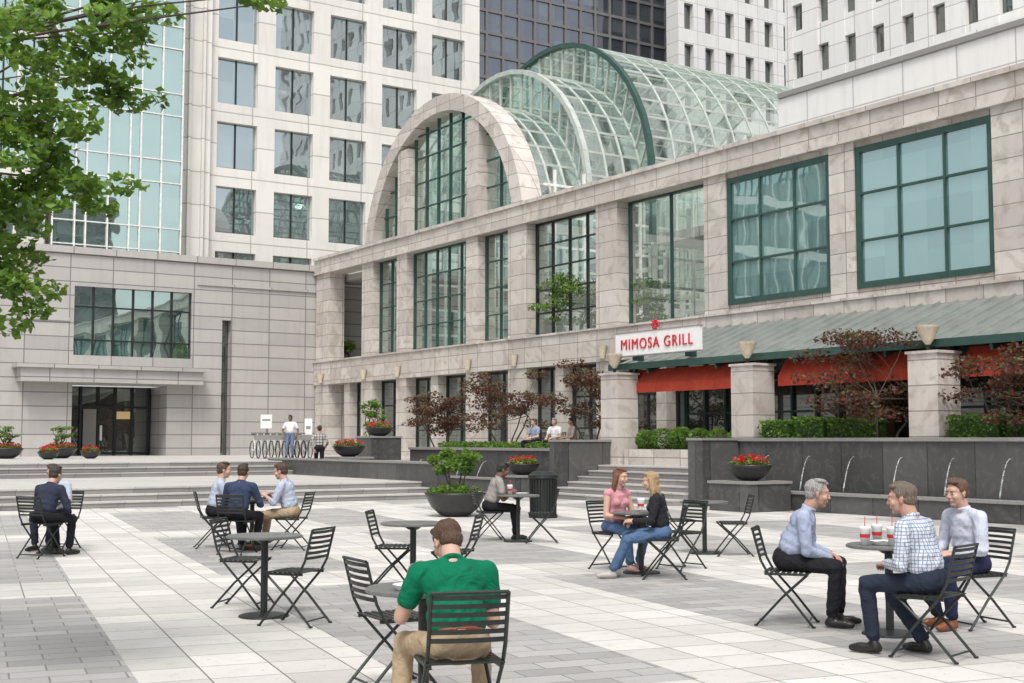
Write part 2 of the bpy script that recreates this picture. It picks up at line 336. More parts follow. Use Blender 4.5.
def vault(x0,x1,R,cz,zb,dx,na,kf='rib',front=None):
    pr=[(CY+R,zb)]+[(CY+R*math.cos(math.pi*i/na),cz+R*math.sin(math.pi*i/na)) for i in range(na+1)]+[(CY-R,zb)]
    for (ya,za),(yb,zb_) in zip(pr,pr[1:]):
        gl.quad((x0,ya,za),(x1,ya,za),(x1,yb,zb_),(x0,yb,zb_),'gvault')
    nx=max(1,round((x1-x0)/dx))
    for i in range(nx+1):
        x=x0+(x1-x0)*i/nx
        for (ya,za),(yb,zb_) in zip(pr,pr[1:]): fr.bar((x,ya,za),(x,yb,zb_),.06,.1,kf,up=(1,0,0))
    for (ya,za) in pr[1:-1]: fr.bar((x0,ya,za),(x1,ya,za),.05,.09,kf)
    if front:
        for (ya,za),(yb,zb_) in zip(pr,pr[1:]): fr.bar((x0-.05,ya,za),(x0-.05,yb,zb_),.2,.24,front,up=(1,0,0))
def annulus(x,R1,c1,R2,c2,na=24):
    for i in range(na):
        t0,t1=math.pi*i/na,math.pi*(i+1)/na
        p=lambda R,c,t:(x,CY+R*math.cos(t),c+R*math.sin(t))
        gl.quad(p(R1,c1,t0),p(R2,c2,t0),p(R2,c2,t1),p(R1,c1,t1),'gvault')
        fr.bar(p(R1,c1,t0),p(R2,c2,t0),.07,.1,'rib',up=(1,0,0))
vault(X0+.9,30.2,6.2,9.6,9.5,.8,20,'rib')
annulus(30.2,6.2,9.6,6.5,11.0)
vault(30.2,32.9,6.5,11.0,9.5,.9,20,'rib','rib')
annulus(32.9,6.5,11.0,7.1,12.0)
vault(32.9,47.2,7.1,12.0,9.5,1.15,24,'rib','green')
gl.obj('glazing',rb); fr.obj('frames',rb)
c=MB()
ya,yb=6.0,30.7
c.add([(23.7,ya,3.78),(23.7,yb,3.78),(26.95,yb,5.05),(26.95,ya,5.05),(23.7,ya,3.70),(23.7,yb,3.70),(26.95,yb,4.97),(26.95,ya,4.97)],[(0,3,2,1),(4,5,6,7),(0,1,5,4),(1,2,6,5),(2,3,7,6),(3,0,4,7)],'roofm')
y=ya
while y<=yb+.01:
    c.bar((23.7,y,3.81),(26.93,y,5.08),.03,.06,'seam'); y+=.55
c.box(23.56,23.69,ya-.05,yb+.05,3.66,3.84,'green')
y=ya
while y<yb: c.bar((23.8,y,3.6),(26.9,y,4.8),.08,.14,'green'); y+=2.9
for y in [8.2,11.2,14.1,17.1,20,22.5,25.9,28.3,30.5]: c.box(24.35,24.47,y-.06,y+.06,.9,3.9,'green')
c.box(24.3,24.5,ya,yb,3.45,3.6,'green')
for a,b_ in [(24.9,30.0),(19.4,24.0),(13.8,18.4),(8.6,12.9)]:
    nn=14
    for i in range(nn):
        y0_=a+(b_-a)*i/nn; y1_=a+(b_-a)*(i+1)/nn; w0=.03*math.sin(i*1.9); w1=.03*math.sin((i+1)*1.9)
        c.quad((24.1,y0_,3.66),(24.1,y1_,3.66),(23.8+w1,y1_,3.24),(23.8+w0,y0_,3.24),'awn'); c.quad((23.8+w0,y0_,3.24),(23.8+w1,y1_,3.24),(23.8+w1,y1_,2.98),(23.8+w0,y0_,2.98),'awn')
c.box(26.2,26.4,7,30.5,.9,1.6,'green')
for y in np.arange(7,30.5,.9): c.box(26.22,26.34,y-.04,y+.04,1.6,4.2,'green')
for z in (2.4,3.3): c.box(26.23,26.33,7,30.5,z-.03,z+.03,'green')
c.quad((26.3,7,1.6),(26.3,30.5,1.6),(26.3,30.5,4.3),(26.3,7,4.3),'gdark')
c.box(25.5,26.1,22.2,23.1,.9,3.6,'brown')
c.obj('restaurant_canopy',rb)
sg=group('restaurant_sign')
c=MB(); c.box(23.42,23.52,26.5,30.2,4.05,4.70,'wpaint')
for a,b_ in ((4.02,4.05),(4.70,4.73)): c.box(23.405,23.53,26.47,30.23,a,b_,'cap')
for y in (27.2,29.5): c.box(23.52,23.9,y-.03,y+.03,3.9,4.5,'green')
c.obj('board',sg)
tx=bpy.data.curves.new('sign_text','FONT'); tx.body='MIMOSA GRILL'; tx.size=.44; tx.extrude=.012; tx.align_x='CENTER'; tx.align_y='CENTER'; tx.space_character=1.18
to=link(bpy.data.objects.new('lettering',tx)); to.data.materials.append(M_['red']); to.rotation_euler=(rad(90),0,rad(-90)); to.location=(23.40,28.35,4.35); to.parent=sg; to.scale=(.95,1,1)
c=MB()
for i in range(7):
    t=i*.9; c.tube((23.40,28.35+.05*math.cos(t),4.85+.05*math.sin(t)),(23.39,28.35+.15*math.cos(t),4.87+.13*math.sin(t)),.03,'red',6,.045)
c.obj('flower_logo',sg)
PYS=(30.1,24.55,18.86,13.2)
for y in PYS:
    e=group('stone_pier'); c=MB(); c.box(23.10,23.85,y-.40,y+.40,.9,3.5,'marble'); c.box(23.06,23.89,y-.44,y+.44,3.5,3.56,'marble') ; c.obj('shaft',e)
    c=MB(); c.tube((23.3,y,3.56),(23.3,y,3.72),.05,'black',8); c.lathe([(.05,0),(.12,.1),(.26,.38),(.27,.42),(.24,.42),(.1,.12)],'cream',16,(23.3,y,3.7)); c.obj('uplight_lamp',e)
for y in (57.9,53.3,50.05,44.15,40.8,35.3):
    c=MB(); c.lathe([(.0,-.3),(.08,-.22),(.16,.2),(.17,.22),(.12,.2)],'cream',12,(26.8,y,4.6)); c.obj('wall_sconce')
# ---------------------------------------------------------------- left building
lb=group('office_podium_building')
s=MB(); PY=59.0
s.box(-45,15.3,PY,PY+1,.9,9.95,'podium'); s.box(15.3,20.7,PY,PY+1,8.5,9.95,'podium'); s.box(15.3,20.7,PY,PY+1,4.1,5.4,'podium')
s.box(19.6,20.7,PY+.02,PY+2.6,.9,4.1,'podium'); s.box(20.7,22.2,PY,PY+1,.9,9.95,'podium'); s.box(22.65,45,PY+.02,PY+1,.9,9.95,'podium'); s.box(22.2,22.65,PY,PY+1,7.3,9.95,'podium')
s.box(-45,45,PY-.1,PY+1.1,9.95,10.25,'podium'); s.box(-45,45,PY+1.1,PY+14,9.5,9.9,'podium')
s.box(12.9,21.0,PY-.9,PY-.02,4.15,4.75,'podium'); s.box(12.7,21.2,PY-1.05,PY-.02,4.75,4.9,'podium')
s.box(-45,15.1,PY-.06,PY,6.9,7.05,'podium'); s.box(20.95,27,PY-.06,PY,8.9,9.0,'podium')
s.obj('stone_walls',lb)
s=MB()
s.quad((15.3,PY+.25,5.4),(20.7,PY+.25,5.4),(20.7,PY+.25,8.5),(15.3,PY+.25,8.5),'gleft')
for i in range(7):
    x=15.3+5.4*i/6; s.box(max(15.3,x-.035),min(20.7,x+.035),PY+.15,PY+.26,5.4,8.5,'black')
for z in (6.1,7.6): s.box(15.31,20.69,PY+.16,PY+.27,z-.03,z+.03,'black')
s.quad((22.2,PY+.4,.9),(22.65,PY+.4,.9),(22.65,PY+.4,7.3),(22.2,PY+.4,7.3),'gdark')
s.quad((15.3,PY+2.4,.9),(19.6,PY+2.4,.9),(19.6,PY+2.4,4.1),(15.3,PY+2.4,4.1),'gdark')
for x in (15.35,16.3,17.1,17.9,18.7,19.5): s.box(x-.05,x+.05,PY+2.25,PY+2.39,.9,4.1,'black')
for z in (3.15,1.0): s.box(15.4,19.5,PY+2.27,PY+2.38,z-.05,z+.05,'black')
s.box(16.4,17.0,PY+2.2,PY+2.26,.95,3.05,'cap'); s.box(17.15,17.25,PY+2.1,PY+2.2,1.6,2.3,'whitefr')
s.box(14.2,15.28,PY+1.01,PY+1.1,.9,4.1,'black')
m,nt,b=nm('lobby_warm'); b.inputs['Base Color'].default_value=(.5,.32,.15,1); b.inputs['Emission Color'].default_value=(1,.7,.35,1); b.inputs['Emission Strength'].default_value=.25; M_['lobby']=m
s.box(17.95,18.6,PY+2.3,PY+2.36,2.6,2.95,'lobby')
s.obj('windows_and_doors',lb)
def facade(wall,glass,plane,axis,sgn,a0,a1,z0,z1,bay,ww,fl,wh,zs,depth,kw,kg,kf=None):
    def B(m_,a,b_,p,q,c_,d,k):
        lo,hi=min(p,q),max(p,q)
        if d-c_<.005 or b_-a<.005: return
        if axis=='x': m_.box(a,b_,lo,hi,c_,d,k)
        else: m_.box(lo,hi,a,b_,c_,d,k)
    inn=plane+sgn*depth
    if axis=='x': glass.quad((a0,inn,z0),(a1,inn,z0),(a1,inn,z1),(a0,inn,z1),kg)
    else: glass.quad((inn,a0,z0),(inn,a1,z0),(inn,a1,z1),(inn,a0,z1),kg)
    nb=int(round((a1-a0)/bay)); bw=(a1-a0)/nb
    for i in range(nb+1):
        c_=a0+bw*i; h=(bw-ww)/2
        B(wall,max(a0,c_-h),min(a1,c_+h),plane,plane+sgn*(depth+.3),z0,z1,kw)
        if kf and i<nb: B(wall,c_+bw/2-.035,c_+bw/2+.035,inn-sgn*.06,inn+sgn*.02,z0,z1,kf)
    z=zs-(fl-wh)
    while z<z1:
        B(wall,a0+.01,a1-.01,plane+sgn*.03,plane+sgn*(depth+.28),max(z0,z),min(z1,z+fl-wh),kw)
        if kf: B(wall,a0,a1,inn-sgn*.05,inn+sgn*.02,min(z1,z+fl-wh+.003),min(z1,z+fl-wh+.07),kf)
        z+=fl
lt=group('white_office_tower'); w=MB(); gg=MB()
facade(w,gg,62,'x',1,22.4,37.9,9.95,46,3.1,2.15,3.3,2.35,12.0,.32,'white','gwin','black')
w.box(37.9,38.4,62.01,75,9.95,46,'white'); w.box(22.45,37.85,62.7,80,9.95,45.9,'white')
w.obj('walls',lt); gg.obj('window_glass',lt)
gt=group('glass_office_tower'); w=MB(); gg=MB()
gg.quad((14.6,60.6,10),(20.6,60.6,10),(20.6,60.6,46),(14.6,60.6,46),'gleft'); gg.quad((20.6,60.6,10),(20.6,62.5,10),(20.6,62.5,46),(20.6,60.6,46),'gleft')
for x in (14.6,15.6,16.1,17.1,18.1,18.6,19.6,20.6): w.box(x-.03,x+.03,60.48,60.6,10,46,'whitefr')
z=10.6
k=0
while z<46: w.box(14.6,20.6,60.5,60.61,z-.025,z+.025,'whitefr'); z+=(1.1,2.2)[k%2]; k+=1
w.box(20.66,22.4,61.6,64,9.95,46,'white'); w.box(21.2,21.34,61.4,61.7,9.95,46,'white'); w.box(21.9,22.04,61.4,61.7,9.95,46,'white')
facade(w,gg,61.4,'x',1,-12,14.5,9.95,46,1.3,1.2,3.3,2.7,10.9,.15,'white','gleft','black')
w.box(-12,20.6,62.6,75,9.95,45.9,'white')
w.obj('frame',gt); gg.obj('glass',gt)
dt=group('dark_glass_tower'); w=MB(); gg=MB()
M_['dmul']=mat('dark_mullion',(.2,.19,.19),.5,.2)
facade(w,gg,90,'x',1,50,84,10,75,1.6,1.42,1.9,1.65,11,.15,'dmul','gtower')
w.box(50,84,90.6,110,10,74.9,'dmul'); w.obj('frame',dt); gg.obj('glass',dt)
wt=group('white_striped_tower'); w=MB(); gg=MB()
facade(w,gg,84,'x',1,72.2,108,10,75,2.4,1.05,3.6,2.3,12,.5,'white2','gdark')
w.box(72.2,108,84.81,85.6,10,74.9,'white2'); w.obj('walls',wt); gg.obj('window_glass',wt)
wb=group('white_panel_building'); w=MB(); gg=MB()
w.box(38,51.9,5,38.0,9.8,15.6,'white2'); w.box(37.9,51.9,5,37.95,15.6,15.8,'cap')
w.box(44,51.9,5,37.4,15.8,18.2,'white2')
facade(w,gg,52,'y',1,2,51.4,20.5,60,1.9,.75,2.7,1.5,21.6,.3,'white2','gdark'); w.box(52.85,70,2,51.4,9.8,59.9,'white2'); w.box(52.0,52.85,2,51.4,9.8,20.5,'white2')
w.obj('walls',wb); gg.obj('window_glass',wb)
for (p,ax,sg_,a0,a1,z1,kw) in [(-48,'x',-1,-30,6,52,'white'),(-60,'x',-1,12,52,34,'podium'),(-52,'y',-1,-12,22,30,'white'),(-44,'y',-1,30,62,46,'podium')]:
    e=group('surrounding_office_building'); w=MB(); gg=MB()
    facade(w,gg,p,ax,sg_,a0,a1,0,z1,3.2,2.0,3.6,2.2,1.2,.3,kw,'gdark')
    if ax=='x': w.box(a0,a1,p-18,p-.7,0,z1+1,kw)
    else: w.box(p-18,p-.7,a0,a1,0,z1+1,kw)
    w.obj('walls',e); gg.obj('window_glass',e)
# ---------------------------------------------------------------- foliage
def leaves(name,clumps,size,keys,parent=None,flat=.0,shell=False):
    P=[];Kx=[]
    for (c_,r_,n) in clumps:
        u=np.random.normal(size=(n,3)); u/=np.linalg.norm(u,axis=1)[:,None]
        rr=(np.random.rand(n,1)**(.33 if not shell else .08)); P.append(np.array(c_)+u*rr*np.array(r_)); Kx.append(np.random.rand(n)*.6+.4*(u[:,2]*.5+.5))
    P=np.concatenate(P); n=len(P); Kx=np.concatenate(Kx)
    a=np.random.normal(size=(n,3)); a[:,2]*=.6; a/=np.linalg.norm(a,axis=1)[:,None]
    b_=np.cross(a,np.random.normal(size=(n,3))+np.array([0,0,flat])); b_/=np.linalg.norm(b_,axis=1)[:,None]
    nn=np.cross(a,b_); s_=size*(.6+.8*np.random.rand(n,1))
    v=np.stack([P-a*s_*.5, P+b_*s_*.36+nn*s_*.08, P+a*s_*.55, P-b_*s_*.36+nn*s_*.08],1).reshape(-1,3)
    me=bpy.data.meshes.new(name); me.from_pydata(v.tolist(),[],np.arange(4*n).reshape(-1,4).tolist())
    for k in keys: me.materials.append(M_[k])
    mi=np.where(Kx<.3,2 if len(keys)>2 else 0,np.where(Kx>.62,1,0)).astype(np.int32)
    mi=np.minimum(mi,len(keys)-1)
    me.polygons.foreach_set('material_index',mi)
    o=link(bpy.data.objects.new(name,me))
    if parent: o.parent=parent
    return o
def branch(mb,p0,p1,r0,r1,n=5,wob=.12):
    p0=Vector(p0);p1=Vector(p1); prev=p0
    for i in range(1,n+1):
        t=i/n; q=p0.lerp(p1,t)+(Vector((random.uniform(-1,1),random.uniform(-1,1),random.uniform(-.5,.5)))*wob if i<n else Vector())
        mb.tube(prev,q,r0+(r1-r0)*(i-1)/n,'bark',8,r0+(r1-r0)*t); prev=q
ft=group('shade_tree')
tb=W(-5.9,9.3); fork=tb+Vector((0,0,3.0))
mb=MB(); branch(mb,tb,fork,.2,.15,6,.04)
tips=[]
def rdz(px,y,d): return W((px-512)/1300*d,d,1.6+(440-y)/1300*d)
vis=[(-10,25,8.5),(20,10,8),(45,40,9),(90,5,8.5),(112,25,8.3),(140,-10,8.6),(12,70,8.2),(50,75,8.8),(98,62,8.7),(118,88,8.7),(-5,112,8.3),(40,118,8.1),(0,152,8),(38,160,8.2),(68,172,8.3),(80,186,8.1),(22,200,8.4),(-20,190,8),(-8,230,8.2),(8,238,8.5),(-12,280,8.1),(2,296,8),(-35,250,8.3),(-50,100,8.5),(-40,40,8.6)]
for a in vis: tips.append(rdz(*a))
top=[rdz(240,-14,8.0),rdz(205,-25,8.2),rdz(170,-35,8.3),rdz(262,-6,7.9)]
camr=lambda v:(v.x*CA-v.y*SA)/(v.x*SA+v.y*CA)
hid=[]
while len(hid)<18:
    q=fork+Vector((random.uniform(-3.4,1.6),random.uniform(-3.0,2.5),random.uniform(.6,4.2))); dd=q.x*SA+q.y*CA
    px=512+1300*camr(q); py=440-1300*(q.z-1.6)/dd
    if px<-60 or py<-90: hid.append(q)
mains=[fork+Vector(v) for v in ((.4,-.6,1.2),(.9,-.2,.8),(-.6,.6,1.3),(-.9,-.7,1.0),(.1,.2,1.9))]
for q in mains: branch(mb,fork,q,.1,.06,3,.05)
for q in tips+top+hid:
    mm=min(mains,key=lambda k:(k-q).length); branch(mb,mm,q,.02,.004,5,.08)
mb.obj('trunk_and_limbs',ft,smooth=True)
cl=[]
for q in tips:
    for _ in range(6):
        o_=Vector((random.gauss(0,.13),random.gauss(0,.13),random.gauss(0,.10))); cl.append((q+o_,(.13,.13,.07),52))
cl+=[(q,(.13,.13,.05),60) for q in top]+[(q,(.7,.7,.45),330) for q in hid]
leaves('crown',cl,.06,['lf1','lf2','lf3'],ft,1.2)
def small_tree(name,x,y,z0,h,w_,keys,n=1500,ls=.13,stems=4):
    e=group(name); mb=MB(); cl=[]
    for i in range(stems):
        t=2*math.pi*i/stems+random.random(); q=Vector((x+math.cos(t)*w_*.25,y+math.sin(t)*w_*.25,z0+h*.5)); branch(mb,(x+.05*math.cos(t),y+.05*math.sin(t),z0),q,.035,.02,4,.05)
        for j in range(7):
            a=random.random()*6.28; rr=w_*.5*random.uniform(.25,1); zz=z0+h*random.uniform(.36,.97)
            rr*=1-.6*abs((zz-z0)/h-.62)
            p=Vector((x+math.cos(a)*rr,y+math.sin(a)*rr,zz)); branch(mb,q,p,.014,.004,3,.05); cl.append((p,(w_*.16,w_*.16,h*.06),n//(stems*7)))
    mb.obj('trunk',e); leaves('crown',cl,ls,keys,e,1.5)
RM=['mp1','mp3','mp2']; GR=['lf1','lf2','lf3']
for px,X,h,w_ in [(441,24.4,2.8,3.0),(505,24.4,3.1,3.2),(594,23.9,3.1,3.2),(878,23.4,3.3,3.5),(1020,23.5,3.1,3.0)]:
    small_tree('japanese_maple',X,at(px,X),.9,h,w_,RM,4200,.09)
small_tree('courtyard_tree',27.95,at(572,27.95),4.9,2.9,3.0,GR,2600,.13); small_tree('courtyard_tree',28.3,at(638,28.3),4.9,2.3,2.6,GR,2200,.13)
small_tree('courtyard_tree',28.6,at(350,28.6),.9,4.4,1.8,GR,1300,.16,3)
small_tree('potted_tree',21.9,42.6,.9,2.2,1.1,GR,700,.11,3)
small_tree('courtyard_tree',28.2,at(343,28.2),5.0,1.6,1.5,GR,900,.13,3)
def hedge(x0,x1,y0,y1,z0,z1):
    e=group('clipped_hedge'); g=MB(); g.box(x0+.06,x1-.06,y0+.06,y1-.06,z0,z1-.06,'lf3'); g.obj('core',e)
    n=int((y1-y0)*(z1-z0+x1-x0)*800); P=np.random.rand(n,3)*[x1-x0,y1-y0,z1-z0]+[x0,y0,z0]
    f=np.random.randint(0,3,n); P[f==0,0]=x0+np.random.normal(0,.02,(f==0).sum()); P[f==1,2]=z1+np.random.normal(0,.02,(f==1).sum())
    leaves('foliage',[(p,(.03,.03,.03),1) for p in P],.07,['lf1','lf2','lf3'],e)
y=24.0
while y>8:
    ln=random.uniform(1.0,1.5)
    if not any(y-ln<p+.45 and y>p-.45 for p in PYS): hedge(23.12,23.62,y-ln,y,.9,2.08+random.uniform(-.05,.05)); y-=ln+.1
    else: y-=.15
g=MB(); g.box(23.25,23.42,25.0,29.6,.9,1.35,'marble'); g.box(23.42,24.15,25.0,29.6,.9,1.3,'soil'); g.obj('stone_planter_bed')
for i in range(6):
    yy=25.4+.76*i; r_=random.uniform(.29,.37); leaves('round_shrub',[((23.75,yy,1.35+r_*.8),(r_,r_,r_*.95),900)],.07,['lf1','lf2','lf3'],None,0,True)
leaves('planting_bed',[((23.5,y_,1.42),(.35,.5,.16),260) for y_ in np.arange(31.2,40.6,.8)],.09,['lf2','lf1','lf3'])
def bowl(loc,r,h,kind='flowers'):
    e=group('bowl_planter',loc); g=MB()
    g.lathe([(r*.35,0),(r*.5,.03),(r*.8,h*.4),(r,h*.9),(r*1.03,h),(r*.93,h),(r*.9,h*.88),(0,h*.85)],'bowl',28); g.obj('bowl',e,smooth=True)
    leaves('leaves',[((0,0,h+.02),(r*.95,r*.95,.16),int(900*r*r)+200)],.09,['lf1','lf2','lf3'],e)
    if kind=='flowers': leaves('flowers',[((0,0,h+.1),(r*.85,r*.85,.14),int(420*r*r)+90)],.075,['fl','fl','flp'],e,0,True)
    if kind=='shrub':
        mb=MB(); cl=[]
        for i in range(4):
            a=i*1.6+.4; q=Vector((.3*math.cos(a),.3*math.sin(a),h+.58)); branch(mb,(.1*math.cos(a),.1*math.sin(a),h-.05),q,.02,.014,3,.02)
            for _ in range(4): cl.append((q+Vector((random.gauss(0,.1),random.gauss(0,.1),.1+random.gauss(0,.09))),(.17,.17,.13),130))
        mb.obj('stems',e); leaves('shrub_crown',cl,.08,['lf1','lf2','lf3'],e)
    return e
bowl(W(-1.2,27.7),.64,.5,'shrub')
bowl((20.95,22.05,.68),.5,.36); bowl((21.05,31.55,.6),.48,.33); bowl((19.6,40.0,1.05),.55,.36); bowl((21.6,41.65,1.75),.5,.3)
for px,d,z in [(8,50,.9),(62,51,.9),(50,48,.9),(92,50,.9)]:
    big=px in(8,62); bowl(W((px-512)/1300*d,d,z),.62 if big else .38,.4 if big else .28,'flowers')
    if big: 
        q=W((px-512)/1300*d,d,z); small_tree('potted_shrub',q.x,q.y,z+.35,.95,.9,GR,500,.09,3)
# ---------------------------------------------------------------- furniture
def chair_mesh():
    c=MB(); k='chair'
    for sx in (-.2,.2):
        c.path([(sx,.24,0.0),(sx,.05,.24),(sx,-.14,.45),(sx,-.2,.56),(sx,-.27,.83)],.011,k,6)
        s2=sx*.88
        c.path([(s2,-.25,0.0),(s2,-.03,.24),(s2,.19,.44)],.011,k,6)
        c.bar((sx*.94,-.17,.445),(sx*.94,.2,.445),.02,.02,k)
        c.tube((sx,.24,.0),(sx,.24,.012),.018,k,8); c.tube((s2,-.25,0),(s2,-.25,.012),.018,k,8)
    c.tube((-.2,.2,.05),(.2,.2,.05),.008,k); c.tube((-.18,-.21,.05),(.18,-.21,.05),.008,k); c.tube((-.2,-.275,.83),(.2,-.275,.83),.011,k)
    for i in range(8):
        y=-.16+.05*i; z=.458 if i<7 else .452
        c.box(-.205,.205,y-.016,y+.016,z,z+.008,k)
    for i in range(6):
        z=.585+.044*i; y=-.2-.07*(z-.56)/.27
        pts=[(sx,y-.022*(1-(sx/.2)**2),z) for sx in (-.2,-.1,0,.1,.2)]
        for a,b_ in zip(pts,pts[1:]): c.bar(a,b_,.008,.024,k)
    return c.mesh('bistro_chair')
def table_mesh():
    c=MB()
    c.lathe([(0,.735),(.335,.735),(.345,.728),(.345,.712),(.33,.706),(0,.706)],'ttop',36); c.tube((0,0,.02),(0,0,.706),.033,'chair',14); c.tube((0,0,.66),(0,0,.7055),.05,'chair',12,.12)
    c.lathe([(0,.035),(.05,.035),(.2,.018),(.225,.012),(.23,0),(0,0)],'chair',28)
    return c.mesh('bistro_table')
CM,TM=chair_mesh(),table_mesh()
def chair(r,d,phi,z=0):
    o=link(bpy.data.objects.new('bistro_chair',CM)); o.location=W(r,d,z+.004); o.rotation_euler=(0,0,face_rot(phi)); return o
def table(r,d,z=0):
    o=link(bpy.data.objects.new('bistro_table',TM)); o.location=W(r,d,z+.004); o.rotation_euler=(0,0,random.random()); return o
for a in [(rp(267,12),12),(rp(414,13.8),13.8),(rp(425,7.75),7.75),(rp(885,10.9),10.9),(rp(640,15.9),15.9),(rp(703,18.6),18.6),(rp(518,20.8),20.8),(rp(254,19.4),19.4),(rp(57,18.7),18.7)]: table(*a)
for a in [(rp(298,11.5),11.5,-70),(rp(247,12.7),12.7,100),(rp(395,14.2),14.2,95),(rp(455,13.6),13.6,-80),(rp(395,8.6),8.6,62),(rp(678,18.9),18.9,85),(rp(731,18.3),18.3,-90),(rp(541,20.6),20.6,-90),(rp(680,16.4),16.4,-130)]: chair(*a)
# ---------------------------------------------------------------- people
bm=bmesh.new(); bmesh.ops.create_icosphere(bm,subdivisions=2,radius=1); bm.verts.ensure_lookup_table()
SV=np.array([v.co[:] for v in bm.verts]); SF=[tuple(v.index for v in f.verts) for f in bm.faces]; bm.free()
def prim_mesh(prims):
    V=[];F=[];o=0
    def sph(c_,r_,R):
        nonlocal o
        v=(SV*np.array(r_))@np.array(R).T+np.array(c_); V.append(v); F.extend([tuple(o+i for i in f) for f in SF]); o+=len(v)
    for p in prims:
        if p[0]=='ell': sph(p[1],p[2],p[3])
        else:
            _,a,ra,b_,rb_,_l=p; I=np.eye(3); sph(a,(ra,)*3,I); sph(b_,(rb_,)*3,I)
            a=Vector(a);b_=Vector(b_); d=b_-a
            if d.length<1e-5: continue
            d.normalize(); u=d.orthogonal().normalized(); w_=d.cross(u); n=14; vv=[]
            for q,rr in ((a,ra),(b_,rb_)):
                for i in range(n):
                    t=2*math.pi*i/n; vv.append((q+(u*math.cos(t)+w_*math.sin(t))*rr)[:])
            V.append(np.array(vv)); F.extend([(o+i,o+(i+1)%n,o+n+(i+1)%n,o+n+i) for i in range(n)]); F.append(tuple(o+i for i in range(n-1,-1,-1))); F.append(tuple(o+n+i for i in range(n))); o+=2*n
    return np.concatenate(V),F
def sdf(prims,P):
    D=np.empty((len(prims),len(P)))
    for i,p in enumerate(prims):
        if p[0]=='ell':
            q=(P-np.array(p[1]))@np.array(p[3]); r_=np.array(p[2]); k=np.linalg.norm(q/r_,axis=1); kk=np.linalg.norm(q/(r_*r_),axis=1)+1e-9; D[i]=k*(k-1)/kk
        else:
            a=np.array(p[1]);b_=np.array(p[3]); ab=b_-a; t=np.clip(((P-a)@ab)/(ab@ab+1e-9),0,1); D[i]=np.linalg.norm(P-a-t[:,None]*ab,axis=1)-(p[2]+(p[4]-p[2])*t)
    return D
def solid(name,prims,voxel,smooth,mats,parent,fold=0,joints=None,hairn=False):
    V,F=prim_mesh(prims); me=bpy.data.meshes.new('tmp'); me.from_pydata(V.tolist(),[],F); ob=link(bpy.data.objects.new('tmp',me))
    md=ob.modifiers.new('r','REMESH'); md.mode='VOXEL'; md.voxel_size=voxel
    if smooth: sm=ob.modifiers.new('s','SMOOTH'); sm.iterations=smooth; sm.factor=.5
    dg=bpy.context.evaluated_depsgraph_get(); me2=bpy.data.meshes.new_from_object(ob.evaluated_get(dg)); bpy.data.objects.remove(ob); bpy.data.meshes.remove(me)
    me2.name=name; n=len(me2.vertices); P=np.empty(n*3); me2.vertices.foreach_get('co',P); P=P.reshape(-1,3); K=list(mats)
    nf=len(me2.polygons); multi=len(set(p[-1] for p in prims))>1
    if multi:
        C=np.empty(nf*3); me2.polygons.foreach_get('center',C); Df=sdf(prims,C.reshape(-1,3)); fl=np.array([K.index(p[-1]) for p in prims])[Df.argmin(0)].astype(np.int32)
    else: fl=np.full(nf,K.index(prims[0][-1]),dtype=np.int32)
    if fold or hairn:
        Nn=np.empty(n*3); me2.vertices.foreach_get('normal',Nn); Nn=Nn.reshape(-1,3); x,y,z=P.T
    if fold:
        jw=np.full(n,.3)
        for (j,rj,a) in joints: jw=np.maximum(jw,a*np.exp(-((np.linalg.norm(P-np.array(j),axis=1)/rj)**2)))
        ph=z*62+8*np.sin(8*x+4*y+fold)+5*np.sin(12*y-6*x+2*fold); w1=1-np.abs(np.sin(ph*.5))*2
        w2=np.sin(31*y+25*x+6*np.sin(10*z+fold))*.6
        P=P+Nn*((w1*.005+w2*.002)*jw)[:,None]; me2.vertices.foreach_set('co',P.ravel())
    if hairn:
        D=sdf(prims,P); lab=np.array([K.index(p[-1]) for p in prims])[D.argmin(0)]
        cl=lab==K.index('hair'); c0=np.array(hairn); q=P-c0; az=np.arctan2(q[:,0],q[:,1]+.02)
        w1=np.sin(az*26+14*q[:,2]+3*np.sin(40*q[:,2]))*.6+np.sin(az*47+60*q[:,2])*.4+np.sin(q[:,0]*120+q[:,1]*90)*.5
        P=P+Nn*(w1*.0020*cl)[:,None]; me2.vertices.foreach_set('co',P.ravel())
    me2.materials.clear()
    for k in mats: me2.materials.append(mats[k])
    me2.polygons.foreach_set('material_index',fl); me2.polygons.foreach_set('use_smooth',[True]*nf); me2.update()
    o=link(bpy.data.objects.new(name,me2)); o.parent=parent; return o
def ik(a,c_,l1,l2,pole):
    d=c_-a; Ln=min(d.length,(l1+l2)*.998); u=d.normalized(); c_=a+u*Ln; x=(l1*l1-l2*l2+Ln*Ln)/(2*Ln); h=math.sqrt(max(0,l1*l1-x*x)); p=pole-u*pole.dot(u); p.normalize(); return a+u*x+p*h,c_
def skinm(name,c_):
    m,nt,b=nm(name); tc=N(nt,'ShaderNodeTexCoord').outputs['Object']
    c=mixc(nt,ramp(nt,noise(nt,tc,16,4),.35,.7),[c_[0]*.9,c_[1]*.86,c_[2]*.84],[c_[0]*1.05,c_[1]*.98,c_[2]*.96]); L(nt,c,b.inputs['Base Color']); b.inputs['Roughness'].default_value=.52
    bump(nt,noise(nt,tc,120,2),b,.15,.004); return m
SK={'a':skinm('skin_light',(.53,.345,.27)),'b':skinm('skin_dark',(.16,.085,.055)),'c':skinm('skin_tan',(.47,.29,.225))}
MISC={'lip':mat('lips',(.36,.18,.15),.5),'eye':mat('eye_white',(.42,.38,.35),.3,var=.02),'pupil':mat('pupil',(.03,.02,.015),.2)}
cache={}
def fab(c_,check=None):
    k=(c_,check)
    if k not in cache: cache[k]=fabric('cloth_%d'%len(cache),c_,check)
    return cache[k]
